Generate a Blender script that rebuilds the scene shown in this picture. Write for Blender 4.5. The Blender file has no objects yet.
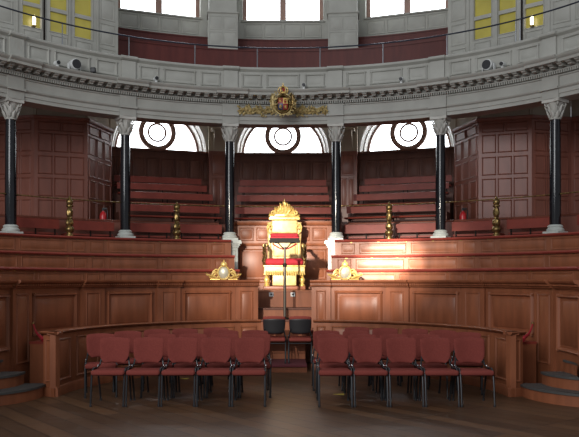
import bpy, bmesh, math, random
from math import sin, cos, pi, radians as rad, atan2, sqrt
from mathutils import Vector, Matrix
random.seed(7)
SC = bpy.context.scene
COL = SC.collection
CY = 10.4            # centre of the apse
EYE = 1.62

# ------------------------------------------------------------------ materials
def mat(name, col, rough=0.5, metal=0.0, col2=None, scale=(8, 8, 1.5), bump=0.0, detail=4, spec=0.5, contrast=(0.35, 0.7), noise=1.0):
    m = bpy.data.materials.new(name); m.use_nodes = True
    nt = m.node_tree; b = nt.nodes['Principled BSDF']
    b.inputs['Roughness'].default_value = rough
    b.inputs['Metallic'].default_value = metal
    b.inputs['Specular IOR Level'].default_value = spec
    if col2 is None: col2 = tuple(c * 0.82 for c in col)
    tc = nt.nodes.new('ShaderNodeTexCoord'); mp = nt.nodes.new('ShaderNodeMapping')
    mp.inputs['Scale'].default_value = scale
    nz = nt.nodes.new('ShaderNodeTexNoise'); nz.inputs['Scale'].default_value = noise; nz.inputs['Detail'].default_value = detail
    rp = nt.nodes.new('ShaderNodeValToRGB')
    rp.color_ramp.elements[0].position = contrast[0]; rp.color_ramp.elements[0].color = (*col2, 1)
    rp.color_ramp.elements[1].position = contrast[1]; rp.color_ramp.elements[1].color = (*col, 1)
    L = nt.links.new
    L(tc.outputs['Object'], mp.inputs['Vector']); L(mp.outputs['Vector'], nz.inputs['Vector'])
    L(nz.outputs['Fac'], rp.inputs['Fac']); L(rp.outputs['Color'], b.inputs['Base Color'])
    if bump:
        bp = nt.nodes.new('ShaderNodeBump'); bp.inputs['Strength'].default_value = bump; bp.inputs['Distance'].default_value = 0.01
        L(nz.outputs['Fac'], bp.inputs['Height']); L(bp.outputs['Normal'], b.inputs['Normal'])
    return m

def glow(name, col, strength, col2=None, scale=2.0):
    m = bpy.data.materials.new(name); m.use_nodes = True
    nt = m.node_tree; b = nt.nodes['Principled BSDF']
    b.inputs['Base Color'].default_value = (*[min(c, .8) * (.3 if strength < 1 else 1) for c in col], 1)
    b.inputs['Roughness'].default_value = 0.25
    b.inputs['Emission Strength'].default_value = strength
    tc = nt.nodes.new('ShaderNodeTexCoord'); nz = nt.nodes.new('ShaderNodeTexNoise'); nz.inputs['Scale'].default_value = scale
    rp = nt.nodes.new('ShaderNodeValToRGB')
    rp.color_ramp.elements[0].color = (*(col2 or col), 1); rp.color_ramp.elements[0].position = .35
    rp.color_ramp.elements[1].color = (*col, 1); rp.color_ramp.elements[1].position = .6
    nt.links.new(tc.outputs['Object'], nz.inputs['Vector']); nt.links.new(nz.outputs['Fac'], rp.inputs['Fac'])
    nt.links.new(rp.outputs['Color'], b.inputs['Emission Color'])
    return m

def plank_mat():
    m = bpy.data.materials.new('floor boards'); m.use_nodes = True
    nt = m.node_tree; b = nt.nodes['Principled BSDF']; L = nt.links.new
    b.inputs['Roughness'].default_value = 0.42; b.inputs['Specular IOR Level'].default_value = .3
    tc = nt.nodes.new('ShaderNodeTexCoord'); mp = nt.nodes.new('ShaderNodeMapping')
    mp.inputs['Rotation'].default_value = (0, 0, rad(52))
    br = nt.nodes.new('ShaderNodeTexBrick')
    br.inputs['Color1'].default_value = (0.11, 0.056, 0.027, 1); br.inputs['Color2'].default_value = (0.05, 0.025, 0.012, 1)
    br.inputs['Mortar'].default_value = (0.02, 0.012, 0.008, 1)
    br.inputs['Scale'].default_value = 1.0; br.inputs['Mortar Size'].default_value = 0.009
    br.inputs['Brick Width'].default_value = 2.4; br.inputs['Row Height'].default_value = 0.24
    mp2 = nt.nodes.new('ShaderNodeMapping'); mp2.inputs['Rotation'].default_value = (0, 0, rad(52)); mp2.inputs['Scale'].default_value = (1.2, 14, 1)
    nz = nt.nodes.new('ShaderNodeTexNoise'); nz.inputs['Scale'].default_value = 2.0; nz.inputs['Detail'].default_value = 6
    mx = nt.nodes.new('ShaderNodeMixRGB'); mx.blend_type = 'OVERLAY'; mx.inputs['Fac'].default_value = 0.5
    L(tc.outputs['Object'], mp.inputs['Vector']); L(mp.outputs['Vector'], br.inputs['Vector'])
    L(tc.outputs['Object'], mp2.inputs['Vector']); L(mp2.outputs['Vector'], nz.inputs['Vector'])
    L(br.outputs['Color'], mx.inputs[1]); L(nz.outputs['Fac'], mx.inputs[2])
    L(mx.outputs['Color'], b.inputs['Base Color'])
    mr = nt.nodes.new('ShaderNodeMapRange'); mr.inputs['To Min'].default_value = .3; mr.inputs['To Max'].default_value = .55
    L(nz.outputs['Fac'], mr.inputs['Value']); L(mr.outputs['Result'], b.inputs['Roughness'])
    bp = nt.nodes.new('ShaderNodeBump'); bp.inputs['Strength'].default_value = .25; bp.inputs['Distance'].default_value = .004
    L(br.outputs['Fac'], bp.inputs['Height']); bp.invert = True
    L(bp.outputs['Normal'], b.inputs['Normal'])
    return m

M = {}
M['wood'] = mat('oak panelling', (0.275, 0.092, 0.042), 0.42, col2=(0.2, 0.066, 0.03), spec=.35, bump=.05)
M['wood_red'] = mat('painted red brown panelling', (0.225, 0.075, 0.048), 0.38, col2=(0.18, 0.058, 0.037), spec=.4, bump=.04)
M['wood_dark'] = mat('dark stained panelling', (0.145, 0.056, 0.038), 0.5, col2=(0.105, 0.04, 0.027), spec=.3, bump=.04)
M['maroon'] = mat('maroon boards', (0.105, 0.022, 0.018), 0.5, col2=(0.08, 0.016, 0.014), spec=.3)
M['ledge'] = mat('red ledge leather', (0.25, 0.043, 0.028), 0.48, col2=(0.2, 0.033, 0.022), spec=.3, scale=(6, 6, 6))
M['bench'] = mat('red bench boards', (0.24, 0.043, 0.028), 0.5, col2=(0.19, 0.034, 0.022), spec=.3, scale=(6, 6, 6))
M['stone'] = mat('grey painted stone', (0.375, 0.372, 0.337), 0.6, col2=(0.32, 0.317, 0.285), scale=(3, 3, 3), bump=.03)
M['plaster'] = mat('white plaster', (0.72, 0.72, 0.69), 0.7, col2=(0.65, 0.65, 0.62), scale=(3, 3, 3))
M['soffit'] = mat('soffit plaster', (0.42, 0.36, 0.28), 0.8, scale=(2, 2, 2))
M['marble_white'] = mat('white marble', (0.52, 0.54, 0.5), 0.4, col2=(0.4, 0.43, 0.4), scale=(5, 5, 5), detail=8)
M['marble'] = mat('black marble', (0.016, 0.017, 0.022), 0.12, col2=(0.006, 0.006, 0.008), spec=.35, scale=(9, 9, 3), detail=9, contrast=(.5, .75))
M['gold'] = mat('gilding', (0.86, 0.64, 0.24), 0.35, 0.5, col2=(0.62, 0.40, 0.10), scale=(18, 18, 18))
M['gilt_pale'] = mat('pale gilding', (0.74, 0.60, 0.29), 0.5, 0.4, col2=(0.33, 0.24, 0.09), scale=(18, 18, 18))
M['brass'] = mat('aged brass', (0.36, 0.25, 0.09), 0.35, 0.85, col2=(0.12, 0.075, 0.03), scale=(20, 20, 20))
M['gilt_paint'] = mat('cream and gilt paint', (0.66, 0.49, 0.23), 0.4, 0.1, col2=(0.54, 0.37, 0.13), scale=(10, 10, 10))
M['velvet'] = mat('crimson velvet', (0.36, 0.010, 0.02), 0.8, col2=(0.27, 0.007, 0.015), scale=(20, 20, 20))
M['fabric'] = mat('dusky red upholstery', (0.195, 0.045, 0.036), 0.9, col2=(0.158, 0.036, 0.029), scale=(60, 60, 60), bump=.15, spec=.08)
M['steel'] = mat('black powder coated steel', (0.018, 0.019, 0.022), 0.38, 0.2)
M['plastic'] = mat('black plastic shell', (0.014, 0.014, 0.017), 0.5)
M['chrome'] = mat('bright metal', (0.7, 0.7, 0.72), 0.2, 0.95)
M['white_metal'] = mat('white enamel', (0.68, 0.69, 0.68), 0.4)
M['iron'] = mat('dark bronze metal', (0.012, 0.008, 0.006), 0.6, 0.0, spec=.15)
M['rail'] = mat('blue black painted rail', (0.03, 0.035, 0.055), 0.35, .4)
M['post_metal'] = mat('grey metal post', (0.22, 0.23, 0.25), 0.35, .6)
M['pole_metal'] = mat('worn brown metal', (0.10, 0.085, 0.07), 0.45, .5)
M['silver'] = mat('silvered paint', (0.52, 0.49, 0.38), 0.35, .3, scale=(12, 12, 12))
M['capital'] = mat('pale carved stone', (0.50, 0.49, 0.45), 0.6, col2=(0.42, 0.41, 0.37), scale=(6, 6, 6))
M['jamb'] = mat('brown window frame', (0.27, 0.16, 0.125), 0.5)
M['lead'] = mat('grey stair covering', (0.065, 0.062, 0.058), 0.6, scale=(5, 5, 5))
M['carpet'] = mat('dark red carpet', (0.13, 0.022, 0.03), 0.95, scale=(40, 40, 40), bump=.2)
M['red'] = mat('signal red enamel', (0.55, 0.02, 0.025), 0.3)
M['yellow'] = mat('yellow card', (0.62, 0.50, 0.09), 0.6)
M['shield_red'] = mat('heraldic red', (0.30, 0.02, 0.016), 0.4)
M['shield_blue'] = mat('heraldic blue', (0.02, 0.025, 0.09), 0.4)
M['floor'] = plank_mat()
M['glass'] = glow('daylit window glass', (0.93, 0.97, 1.0), 5.5, (0.85, 0.93, 1.0))
M['glass_yellow'] = glow('yellow lit window glass', (0.42, 0.36, 0.065), 0.34, (0.33, 0.28, 0.05), 3.0)
M['reflection_glow'] = glow('glowing lamp reflection', (1.0, 0.85, 0.6), 4.0)  # emission that imitates a lamp reflected in the yellow panes

# ------------------------------------------------------------------ mesh builder
class MB:
    def __init__(s): s.v = []; s.f = []
    def add(s, vs, fs):
        k = len(s.v); s.v += [tuple(p) for p in vs]; s.f += [tuple(i + k for i in f) for f in fs]; return s
    def prof(s, m, pts, u0, u1, n=1):
        vs = []; k = len(pts)
        for i in range(n + 1):
            u = u0 + (u1 - u0) * i / n
            vs += [m(u, v, w) for (w, v) in pts]
        fs = []
        for i in range(n):
            for j in range(k):
                a = i * k + j; b = i * k + (j + 1) % k
                fs.append((a, b, b + k, a + k))
        fs.append(tuple(range(k))); fs.append(tuple(n * k + j for j in range(k - 1, -1, -1)))
        return s.add(vs, fs)
    def box(s, m, u0, u1, v0, v1, w0, w1, n=1):
        return s.prof(m, [(w0, v0), (w1, v0), (w1, v1), (w0, v1)], u0, u1, n)
    def wbox(s, x0, x1, y0, y1, z0, z1):
        return s.box(lambda u, v, w: (u, w, v), x0, x1, z0, z1, y0, y1)
    def vbar(s, m, uw, v0, v1):               # polygon in (u,w) pulled along v
        k = len(uw); vs = [m(u, v0, w) for u, w in uw] + [m(u, v1, w) for u, w in uw]
        fs = [(j, (j + 1) % k, (j + 1) % k + k, j + k) for j in range(k)]
        fs += [tuple(range(k)), tuple(range(2 * k - 1, k - 1, -1))]
        return s.add(vs, fs)
    def frame(s, m, u0, u1, v0, v1, w, fw, fd, n=1):
        for a in (v0, v1 - fw):
            s.prof(m, [(w - .004, a), (w + fd, a + fw * .35), (w + fd * .8, a + fw * .65), (w - .004, a + fw)], u0, u1, n)
        for a in (u0, u1 - fw):
            s.vbar(m, [(a, w - .004), (a + fw * .35, w + fd), (a + fw * .65, w + fd * .8), (a + fw, w - .004)], v0, v1)
        return s
    def field(s, m, u0, u1, v0, v1, w, d, b, n=1):
        us = [u0] + [u0 + b + (u1 - u0 - 2 * b) * i / n for i in range(n + 1)] + [u1]
        vs = []; fs = []
        for i, u in enumerate(us):
            ww = w if i in (0, len(us) - 1) else w + d
            vs += [m(u, v0, w - .003), m(u, v0 + b, ww), m(u, v1 - b, ww), m(u, v1, w - .003)]
        for i in range(len(us) - 1):
            for j in range(3):
                a = 4 * i + j; fs.append((a, a + 1, a + 5, a + 4))
        return s.add(vs, fs)
    def panel(s, m, u0, u1, v0, v1, w, fw=.035, fd=.018, n=1, d=.012):
        s.frame(m, u0, u1, v0, v1, w, fw, fd, n)
        g = fw * 1.5
        if u1 - u0 > 3.2 * g and v1 - v0 > 3.2 * g:
            s.field(m, u0 + g, u1 - g, v0 + g, v1 - g, w, d, min(.03, (v1 - v0) * .12), n)
        return s
    def lathe(s, prof, c=(0, 0, 0), n=20, mod=None):
        vs = []; fs = []; k = len(prof)
        for i in range(n):
            a = 2 * pi * i / n
            for (r, z) in prof:
                rr = r * (mod(a, z) if mod else 1)
                vs.append((c[0] + rr * cos(a), c[1] + rr * sin(a), c[2] + z))
        for i in range(n):
            for j in range(k - 1):
                a = i * k + j; b = ((i + 1) % n) * k + j
                fs.append((a, b, b + 1, a + 1))
        fs.append(tuple(i * k for i in range(n - 1, -1, -1))); fs.append(tuple(i * k + k - 1 for i in range(n)))
        return s.add(vs, fs)
    def tube(s, path, r, n=8, caps=True):
        P = [Vector(p) for p in path]; N = len(P)
        rs = r if isinstance(r, (list, tuple)) else [r] * N
        vs = []; fs = []
        T = [(P[min(i + 1, N - 1)] - P[max(i - 1, 0)]).normalized() for i in range(N)]
        up = Vector((0, 0, 1)) if abs(T[0].z) < .9 else Vector((1, 0, 0))
        for i in range(N):
            x = (up - T[i] * up.dot(T[i]))
            if x.length < 1e-4: x = Vector((1, 0, 0)) - T[i] * T[i].x
            x.normalize(); y = T[i].cross(x); up = x
            for j in range(n):
                a = 2 * pi * j / n
                vs.append(P[i] + (x * cos(a) + y * sin(a)) * rs[i])
        for i in range(N - 1):
            for j in range(n):
                a = i * n + j; b = i * n + (j + 1) % n
                fs.append((a, b, b + n, a + n))
        if caps: fs += [tuple(range(n - 1, -1, -1)), tuple((N - 1) * n + j for j in range(n))]
        return s.add(vs, fs)
    def rbox(s, c, size, r, n=4, fn=None):     # rounded box
        h = [x / 2 for x in size]; r = min(r, *h)
        vs = []; fs = []
        for ax in range(3):
            for sg in (-1, 1):
                k = len(vs); b, d = [(1, 2), (2, 0), (0, 1)][ax]
                N = 2 * n + 1
                def par(i, hh):
                    if i <= n: return -hh + r * (1 - cos(pi / 4 * i / n) / 1) if False else -hh + r * i / n
                    return hh - r * (N - i) / n
                for i in range(N + 1):
                    for j in range(N + 1):
                        p = [0, 0, 0]; p[ax] = sg * h[ax]; p[b] = par(i, h[b]); p[d] = par(j, h[d])
                        q = Vector([max(-h[t] + r, min(h[t] - r, p[t])) for t in range(3)])
                        dv = Vector(p) - q
                        if dv.length > 1e-9: dv = dv.normalized() * r
                        q = q + dv
                        if fn: q = Vector(fn(q))
                        vs.append((c[0] + q.x, c[1] + q.y, c[2] + q.z))
                for i in range(N):
                    for j in range(N):
                        a = k + i * (N + 1) + j
                        f = (a, a + N + 1, a + N + 2, a + 1)
                        fs.append(f if sg > 0 else f[::-1])
        return s.add(vs, fs)
    def ball(s, c, r, n=10, sc=(1, 1, 1)):
        pr = [(r * sin(pi * i / n) + 1e-5, -r * cos(pi * i / n)) for i in range(n + 1)]
        t = MB().lathe(pr, (0, 0, 0), n + 4)
        return s.add([(c[0] + p[0] * sc[0], c[1] + p[1] * sc[1], c[2] + p[2] * sc[2]) for p in t.v], t.f)
    def leaf(s, p, d, nrm, L, W, curl=.25):
        p = Vector(p); d = Vector(d).normalized(); nrm = Vector(nrm); nrm = (nrm - d * nrm.dot(d)).normalized(); x = d.cross(nrm)
        t = W * .22; pts = []
        for f, wd, up in ((0, .25, 0), (.35, 1, .12), (.7, .8, .2), (1, .08, curl)):
            o = p + d * L * f + nrm * (up * L)
            pts += [o - x * W * .5 * wd, o + nrm * t, o + x * W * .5 * wd, o - nrm * t]
        fs = []
        for i in range(3):
            for j in range(4):
                a = i * 4 + j; b = i * 4 + (j + 1) % 4; fs.append((a, b, b + 4, a + 4))
        fs += [(0, 1, 2, 3), (15, 14, 13, 12)]
        return s.add(pts, fs)
    def build(s, name, material, parent=None, world=True, angle=40):
        me = bpy.data.meshes.new(name)
        off = Vector((0, 0, 0))
        if parent is not None and world:
            r = parent
            while r.parent: r = r.parent
            off = Vector(r.location)
        me.from_pydata([Vector(p) - off for p in s.v], [], s.f)
        bm = bmesh.new(); bm.from_mesh(me)
        bmesh.ops.remove_doubles(bm, verts=bm.verts, dist=1e-5)
        bmesh.ops.recalc_face_normals(bm, faces=bm.faces); bm.to_mesh(me); bm.free()
        me.materials.append(material)
        me.polygons.foreach_set('use_smooth', [True] * len(me.polygons))
        me.set_sharp_from_angle(angle=rad(angle))
        o = bpy.data.objects.new(name, me); COL.objects.link(o)
        if parent is not None: o.parent = parent
        return o

def thing(name, label, cat, loc=(0, 0, 0), rz=0, group=None):
    o = bpy.data.objects.new(name, None); COL.objects.link(o)
    o.empty_display_size = .1
    o.location = loc; o.rotation_euler = (0, 0, rz); o['label'] = label; o['category'] = cat
    if group: o['group'] = group
    return o
def tag(o, label, cat, group=None, kind=None):
    o['label'] = label; o['category'] = cat
    if group: o['group'] = group
    if kind: o['kind'] = kind
    return o
def struct(o, label=None):
    o['kind'] = 'structure'
    if label: o['label'] = label; o['category'] = 'structure'
    return o
def copy_tree(o, parent=None):
    c = o.copy(); COL.objects.link(c); c.parent = parent
    for ch in list(o.children): copy_tree(ch, c)
    return c
def stretch(R): return 1.055 if 5.2 <= R <= 7.2 else 1.0       # the column ring is slightly wider than deep
def pol(R, t, z=0): return (stretch(R) * R * sin(rad(t)), CY + R * cos(rad(t)), z)
def arc(R):
    k = stretch(R)
    return lambda u, v, w: (k * (R - w) * sin(u / R), CY + (R - w) * cos(u / R), v)
def plane(P, t, mirror=False):
    ct, st = cos(rad(t)), sin(rad(t)); sg = -1 if mirror else 1
    return lambda u, v, w: (P[0] + sg * u * ct - w * st, P[1] - sg * u * st - w * ct, v)
def seg(A, B):            # plane map along A->B in plan, w>0 towards the right hand side seen from above
    A = Vector(A); B = Vector(B); d = (B - A).normalized(); nr = Vector((d.y, -d.x))
    return (lambda u, v, w: (A.x + d.x * u + nr.x * w, A.y + d.y * u + nr.y * w, v)), (B - A).length
def U(R, t): return R * rad(t)
def N(R, a, b): return max(1, int(abs(b - a) / 2.2))
SIDE = ((-1, 'left'), (1, 'right'))
def rng(s, a, b):          # signed angle range, ordered
    return (s * a, s * b) if s > 0 else (s * b, s * a)

# ------------------------------------------------------------------ setting: floor
struct(MB().wbox(-12, 12, -4, 24, -.1, 0).build('floor', M['floor']), 'dark wooden boarded floor of the hall')

# ------------------------------------------------------------------ lower panelled front (R 3.15)
R1 = 3.15
for s, sd in SIDE:
    t = thing('low_partition', f'low oak panelled front curving behind the {sd} block of chairs', 'panelling', pol(R1 + .06, s * 45), group=None)
    m = arc(R1); a0, a1 = rng(s, 7.2 if s < 0 else 10.0, 90); n = N(R1, a0, a1)
    b = MB(); b.box(m, U(R1, a0), U(R1, a1), 0, .86, -.08, 0, n)
    b.prof(m, [(-.0, 0), (.035, 0), (.035, .10), (.015, .14), (0, .14)], U(R1, a0), U(R1, a1), n)
    # return at the outer end
    e = pol(R1, s * 90); o = (s * 3.35, e[1] + .10)
    if s < 0: sm, Ls = seg(o, (e[0], e[1]))
    else: sm, Ls = seg((e[0], e[1]), o)
    b.box(sm, 0, Ls, 0, .86, -.08, 0)
    b.box(sm, 0, Ls, 0, .12, -.02, .03)
    b.build('front_board', M['wood'], t)
    p = MB(); edges = [(8.2, 12.0), (13.8, 19.5), (21.5, 26), (28, 42), (44, 49), (51, 65), (67, 72), (74.5, 78.5), (80, 85.5)]
    edges = [(8.6 if s < 0 else 11, 14), (16, 31), (33, 39), (41, 56), (58, 64), (66, 76.5), (80, 88)]
    for x0, x1 in edges:
        q0, q1 = rng(s, x0, x1); p.panel(m, U(R1, q0), U(R1, q1), .2, .8, 0, .03, .02, N(R1, q0, q1))
    p.panel(sm, .04, Ls - .04, .2, .8, 0, .03, .02)
    p.build('raised_panel', M['wood'], t)
    c = MB(); c.prof(m, [(-.12, .86), (.02, .86), (.045, .875), (.06, .895), (.05, .905), (-.12, .905)], U(R1, a0), U(R1, a1), n)
    c.prof(sm, [(-.12, .86), (.02, .86), (.045, .875), (.06, .895), (.05, .905), (-.12, .905)], -.02, Ls + .02)
    c.build('cap_rail', M['wood'], t)

# bench between the two fronts
for s, sd in SIDE:
    t = thing('curved_bench', f'red topped curved bench behind the low oak front on the {sd}', 'bench', pol(3.6, s * 50))
    m = arc(3.9); a0, a1 = rng(s, 7.5 if s < 0 else 8.6, 77.6); n = N(3.9, a0, a1)
    MB().box(m, U(3.9, a0), U(3.9, a1), 0, .66, .02, .42, n).build('bench_box', M['wood'], t)
    MB().prof(m, [(.01, .66), (.45, .66), (.46, .68), (.45, .70), (.01, .70)], U(3.9, a0), U(3.9, a1), n).build('seat', M['ledge'], t)

# ------------------------------------------------------------------ main panelled barrier (R 4)
R2 = 4.0
for s, sd in SIDE:
    t = thing('panelled_barrier', f'tall oak barrier with dentil cornice and large panels, {sd} half', 'panelling', pol(R2 + .05, s * 45))
    i0 = 6.9 if s < 0 else 7.9
    m = arc(R2); a0, a1 = rng(s, i0, 97); n = N(R2, a0, a1)
    MB().box(m, U(R2, a0), U(R2, a1), .0, 1.50, -.10, 0, n).build('barrier_board', M['wood'], t)
    pil = [(i0, 13.2), (28.6, 35.2), (50.7, 57.9), (75, 82.6)]
    big = [(13.6, 28.2), (35.6, 50.3), (58.3, 74.6), (83, 96.5)]
    for x0, x1 in pil:
        q0, q1 = rng(s, x0, x1); k = N(R2, q0, q1); b = MB()
        b.box(m, U(R2, q0), U(R2, q1), .705 if x0 < 70 else .0, 1.5, -.01, .045, k)
        r0, r1 = rng(s, x0 + 1.3, x1 - 1.3)
        b.panel(m, U(R2, r0), U(R2, r1), .78 if x0 < 70 else .38, 1.42, .045, .028, .016, k)
        b.build('pilaster', M['wood'], t)
    for x0, x1 in big:
        q0, q1 = rng(s, x0 + .6, x1 - .6)
        MB().panel(m, U(R2, q0), U(R2, q1), .76 if x0 < 80 else .6, 1.42, 0, .06, .045, N(R2, q0, q1), .02).build('raised_panel', M['wood'], t)
    c = MB()
    pr = [(-.14, 1.5), (.05, 1.5), (.06, 1.53), (.075, 1.53), (.075, 1.555), (.12, 1.575), (.135, 1.60), (.135, 1.62), (-.14, 1.62)]
    c.prof(m, pr, U(R2, a0), U(R2, a1), n)
    for x0, x1 in pil:
        q0, q1 = rng(s, x0 - .3, x1 + .3)
        c.prof(m, [(w + .045 if w > 0 else w, v + (.001 if v > 1.6 else 0)) for w, v in pr], U(R2, q0), U(R2, q1), 3)
    c.build('cornice', M['wood'], t)
    d = MB(); a = i0 + .3
    while a < 96.6:
        inp = any(x0 - .3 < a < x1 + .3 for x0, x1 in pil); w = .045 if inp else 0
        q = U(R2, s * a); d.box(m, q - .011, q + .011, 1.532, 1.556, .055 + w, .098 + w); a += .62
    d.build('dentil_course', M['wood'], t)

# entry sections beyond the barrier, with curved steps
for s, sd in SIDE:
    m = arc(4.75); a0, a1 = rng(s, 99, 125); b = MB(); n = 16
    b.box(m, U(4.75, a0), U(4.75, a1), 0, 1.66, -.1, 0, n)
    for x in (100, 108, 116):
        q0, q1 = rng(s, x, x + 7); b.panel(m, U(4.75, q0), U(4.75, q1), .7, 1.5, 0, .04, .02, 4)
    struct(b.build(f'wall_{sd}', M['wood']), f'oak panelled wall at the head of the {sd} steps')
    t = thing('curved_steps', f'dark topped curved steps beside the {sd} end of the oak barrier', 'steps', (s * 4.45, 10.3, 0))
    cx, cy = s * 4.42, 10.42
    for k, (r, h) in enumerate(((1.11, .17), (.82, .34), (.52, .51))):
        z0 = 0 if k == 0 else h - .17
        def fan(r, z0, z1, b):
            A = [(-pi * .98 + i * (pi * .98) / 28) for i in range(29)] if s < 0 else [(-pi + i * (pi * .98) / 28) for i in range(29)]
            if s < 0: A = [-pi * 0.9 + i * (pi * 0.9 + .12) / 28 for i in range(29)]
            else: A = [-pi - .12 + i * (pi * 0.9 + .12) / 28 for i in range(29)]
            P = [(cx + r * cos(a), cy + r * sin(a)) for a in A] + [(cx, cy + .12 * r)]
            def clampR(p):
                rr = math.hypot(p[0], p[1] - CY); k = min(1, 3.93 / rr); return (p[0] * k, CY + (p[1] - CY) * k)
            P = [clampR(p) for p in P]
            kk = len(P); b.add([(x, y, z0) for x, y in P] + [(x, y, z1) for x, y in P],
                  [tuple(range(kk)), tuple(range(2 * kk - 1, kk - 1, -1))] + [(j, (j + 1) % kk, (j + 1) % kk + kk, j + kk) for j in range(kk)])
            return b
        fan(r - .02, z0, h - .03, MB()).build('riser', M['wood'], t)
        fan(r, h - .03, h, MB()).build('tread', M['lead'], t)
    # red rope beside the bench end
    p0 = Vector((s * 3.80, 11.42, .96)); p1 = Vector((s * 3.53, 11.07, .735))
    pts = []
    for i in range(13):
        f = i / 12; p = p0.lerp(p1, f); p.z -= .10 * sin(pi * f) * (1 - f) ; pts.append(p)
    t = thing('barrier_rope', f'crimson rope with brass hook hanging at the {sd} end of the oak barrier', 'rope', tuple(p0))
    MB().tube(pts, [.012 + .022 * (i / 12) ** 1.5 for i in range(13)], 8).build('rope', M['velvet'], t)
    MB().ball(p0, .022, 8).tube([p0, p0 + Vector((0, .05, .02))], .008, 6).build('hook', M['brass'], t)

# ------------------------------------------------------------------ stepped deck under the rows and the gallery
for s, sd in SIDE:
    b = MB(); a0, a1 = rng(s, 11.6, 76)
    for R, dp, z in ((4.12, .55, 1.3), (4.85, .5, 1.36), (5.46, .48, 1.58), (6.06, .85, 2.2)):
        b.box(arc(R), U(R, a0), U(R, a1), 0, z, -dp, 0, N(R, a0, a1))
    struct(b.build(f'trim_{1 if s < 0 else 2}', M['wood_dark']), f'stepped wooden deck under the {sd} rows')

# ------------------------------------------------------------------ three desk rows each side
names = ['lowest', 'middle', 'top']
for s, sd in SIDE:
    for k, (R, zb, zt) in enumerate(((4.72, 1.36, 1.83), (5.36, 1.58, 2.135), (5.96, 1.92, 2.49))):
        t = thing('desk_row', f'{names[k]} of three oak bench fronts with red ledges, {sd} side', 'bench front', pol(R, s * 43, zb))
        m = arc(R); e0 = 10.7 if k == 0 else 10.3
        a0, a1 = rng(s, e0, 76); n = N(R, a0, a1); L0, L1 = U(R, a0), U(R, a1)
        b = MB(); b.box(m, L0, L1, zb, zt - .05, -.05, 0, n)
        b.build('front_board', M['wood'], t)
        p = MB(); pl = []; x = 11.6; i = 0
        while x < 74:
            wdt = [2.9, 10.2, 10.2, 2.9][i % 4] * (6.02 / R) * .9; q0, q1 = rng(s, x, x + wdt)
            p.panel(m, U(R, q0), U(R, q1), zt - .31, zt - .085, 0, .022, .012, N(R, q0, q1), .006)
            pl.append(s * (x + wdt / 2)); x += wdt + .9; i += 1
        p.build('raised_panel', M['wood'], t)
        wdth = .14 if k < 2 else .5
        lg = MB(); lg.prof(m, [(-wdth, zt - .05), (.05, zt - .05), (.066, zt - .025), (.05, zt), (-wdth, zt)], *[U(R, q) for q in rng(s, 12.2 if k == 2 else e0, 76)], n)
        if k == 2: lg.prof(m, [(-.05, zt - .05), (.05, zt - .05), (.066, zt - .025), (.05, zt), (-.05, zt)], *[U(R, q) for q in rng(s, e0, 12.2)], 2)
        lg.build('ledge', M['ledge'], t)
        np_ = 0
        for a in [x * 5.4 + 13.5 for x in range(11)]:
            q = U(R, s * a)
            MB().box(m, q - .022, q + .022, zt - .07, zt - .052, -.002, .006).build('number_plate', M['brass'], t)

# ------------------------------------------------------------------ centre aisle: dais, steps, recess panelling
t = thing('dais', 'low dark red carpeted dais under the two centre chairs', 'platform', (0, 13.7, 0))
MB().wbox(-.42, .42, 13.15, 14.35, 0, .10).build('dais_body', M['wood'], t)
MB().wbox(-.42, .42, 13.12, 14.35, .10, .125).build('carpet', M['carpet'], t)
t = thing('throne_steps', 'wooden steps rising in the centre aisle to the gilded throne', 'steps', (0, 15, 0))
for (y0, y1, z, hw) in ((14.15, 14.55, .5, .42), (14.35, 14.75, .86, .44), (14.7, 15.3, 1.07, .72)):
    z0 = {.5: .13, .86: .13, 1.07: .13}[z]
    MB().wbox(-hw, hw, y0 + .03, y1, 0 if y0 > 14.35 else .13, z - .03).build('riser', M['wood'], t)
    MB().wbox(-hw - .0, hw, y0, y1, z - .03, z).build('tread', M['wood_dark'], t)
MB().wbox(-.86, .86, 15.3, 16.85, 0, 1.38).build('platform', M['wood'], t)
MB().wbox(-.88, .88, 15.27, 16.85, 1.38, 1.41).build('platform_top', M['wood'], t)
# sockets on the riser
for x, lb in ((-.24, 'left'), (.2, 'right')):
    t = thing('socket_plate', f'small white socket plate on the step riser below the throne, {lb} one', 'socket', (x, 15.3, 1.33), group=None)
    MB().wbox(x - .045, x + .045, 15.285, 15.3, 1.285, 1.365).build('plate', M['white_metal'], t)
    MB().wbox(x - .02, x + .02, 15.279, 15.286, 1.31, 1.345).build('outlet', M['plastic'], t)
# recess wall
m = plane((0, 16.88), 0); b = MB()
b.box(m, -1.25, 1.25, 1.2, 2.92, -.08, 0); b.prof(m, [(0, 2.38), (.03, 2.39), (.05, 2.43), (.05, 2.46), (.0, 2.46)], -1.25, 1.25)
b.prof(m, [(0, 2.84), (.03, 2.86), (.05, 2.9), (.05, 2.94), (-.1, 2.94), (-.1, 2.84)], -1.25, 1.25)
b.prof(m, [(0, 1.41), (.03, 1.41), (.03, 1.55), (0, 1.58)], -1.25, 1.25)
for x0, x1 in ((-.98, -.66), (-.6, -.28), (-.24, .24), (.28, .6), (.66, .98)):
    b.panel(m, x0, x1, 2.5, 2.8, 0, .025, .014)
for x0, x1 in ((-.98, -.36), (-.3, .3), (.36, .98)):
    b.panel(m, x0, x1, 1.62, 2.32, 0, .035, .02)
struct(b.build('wall_back', M['wood']), 'oak panelled recess wall behind the throne')

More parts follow.
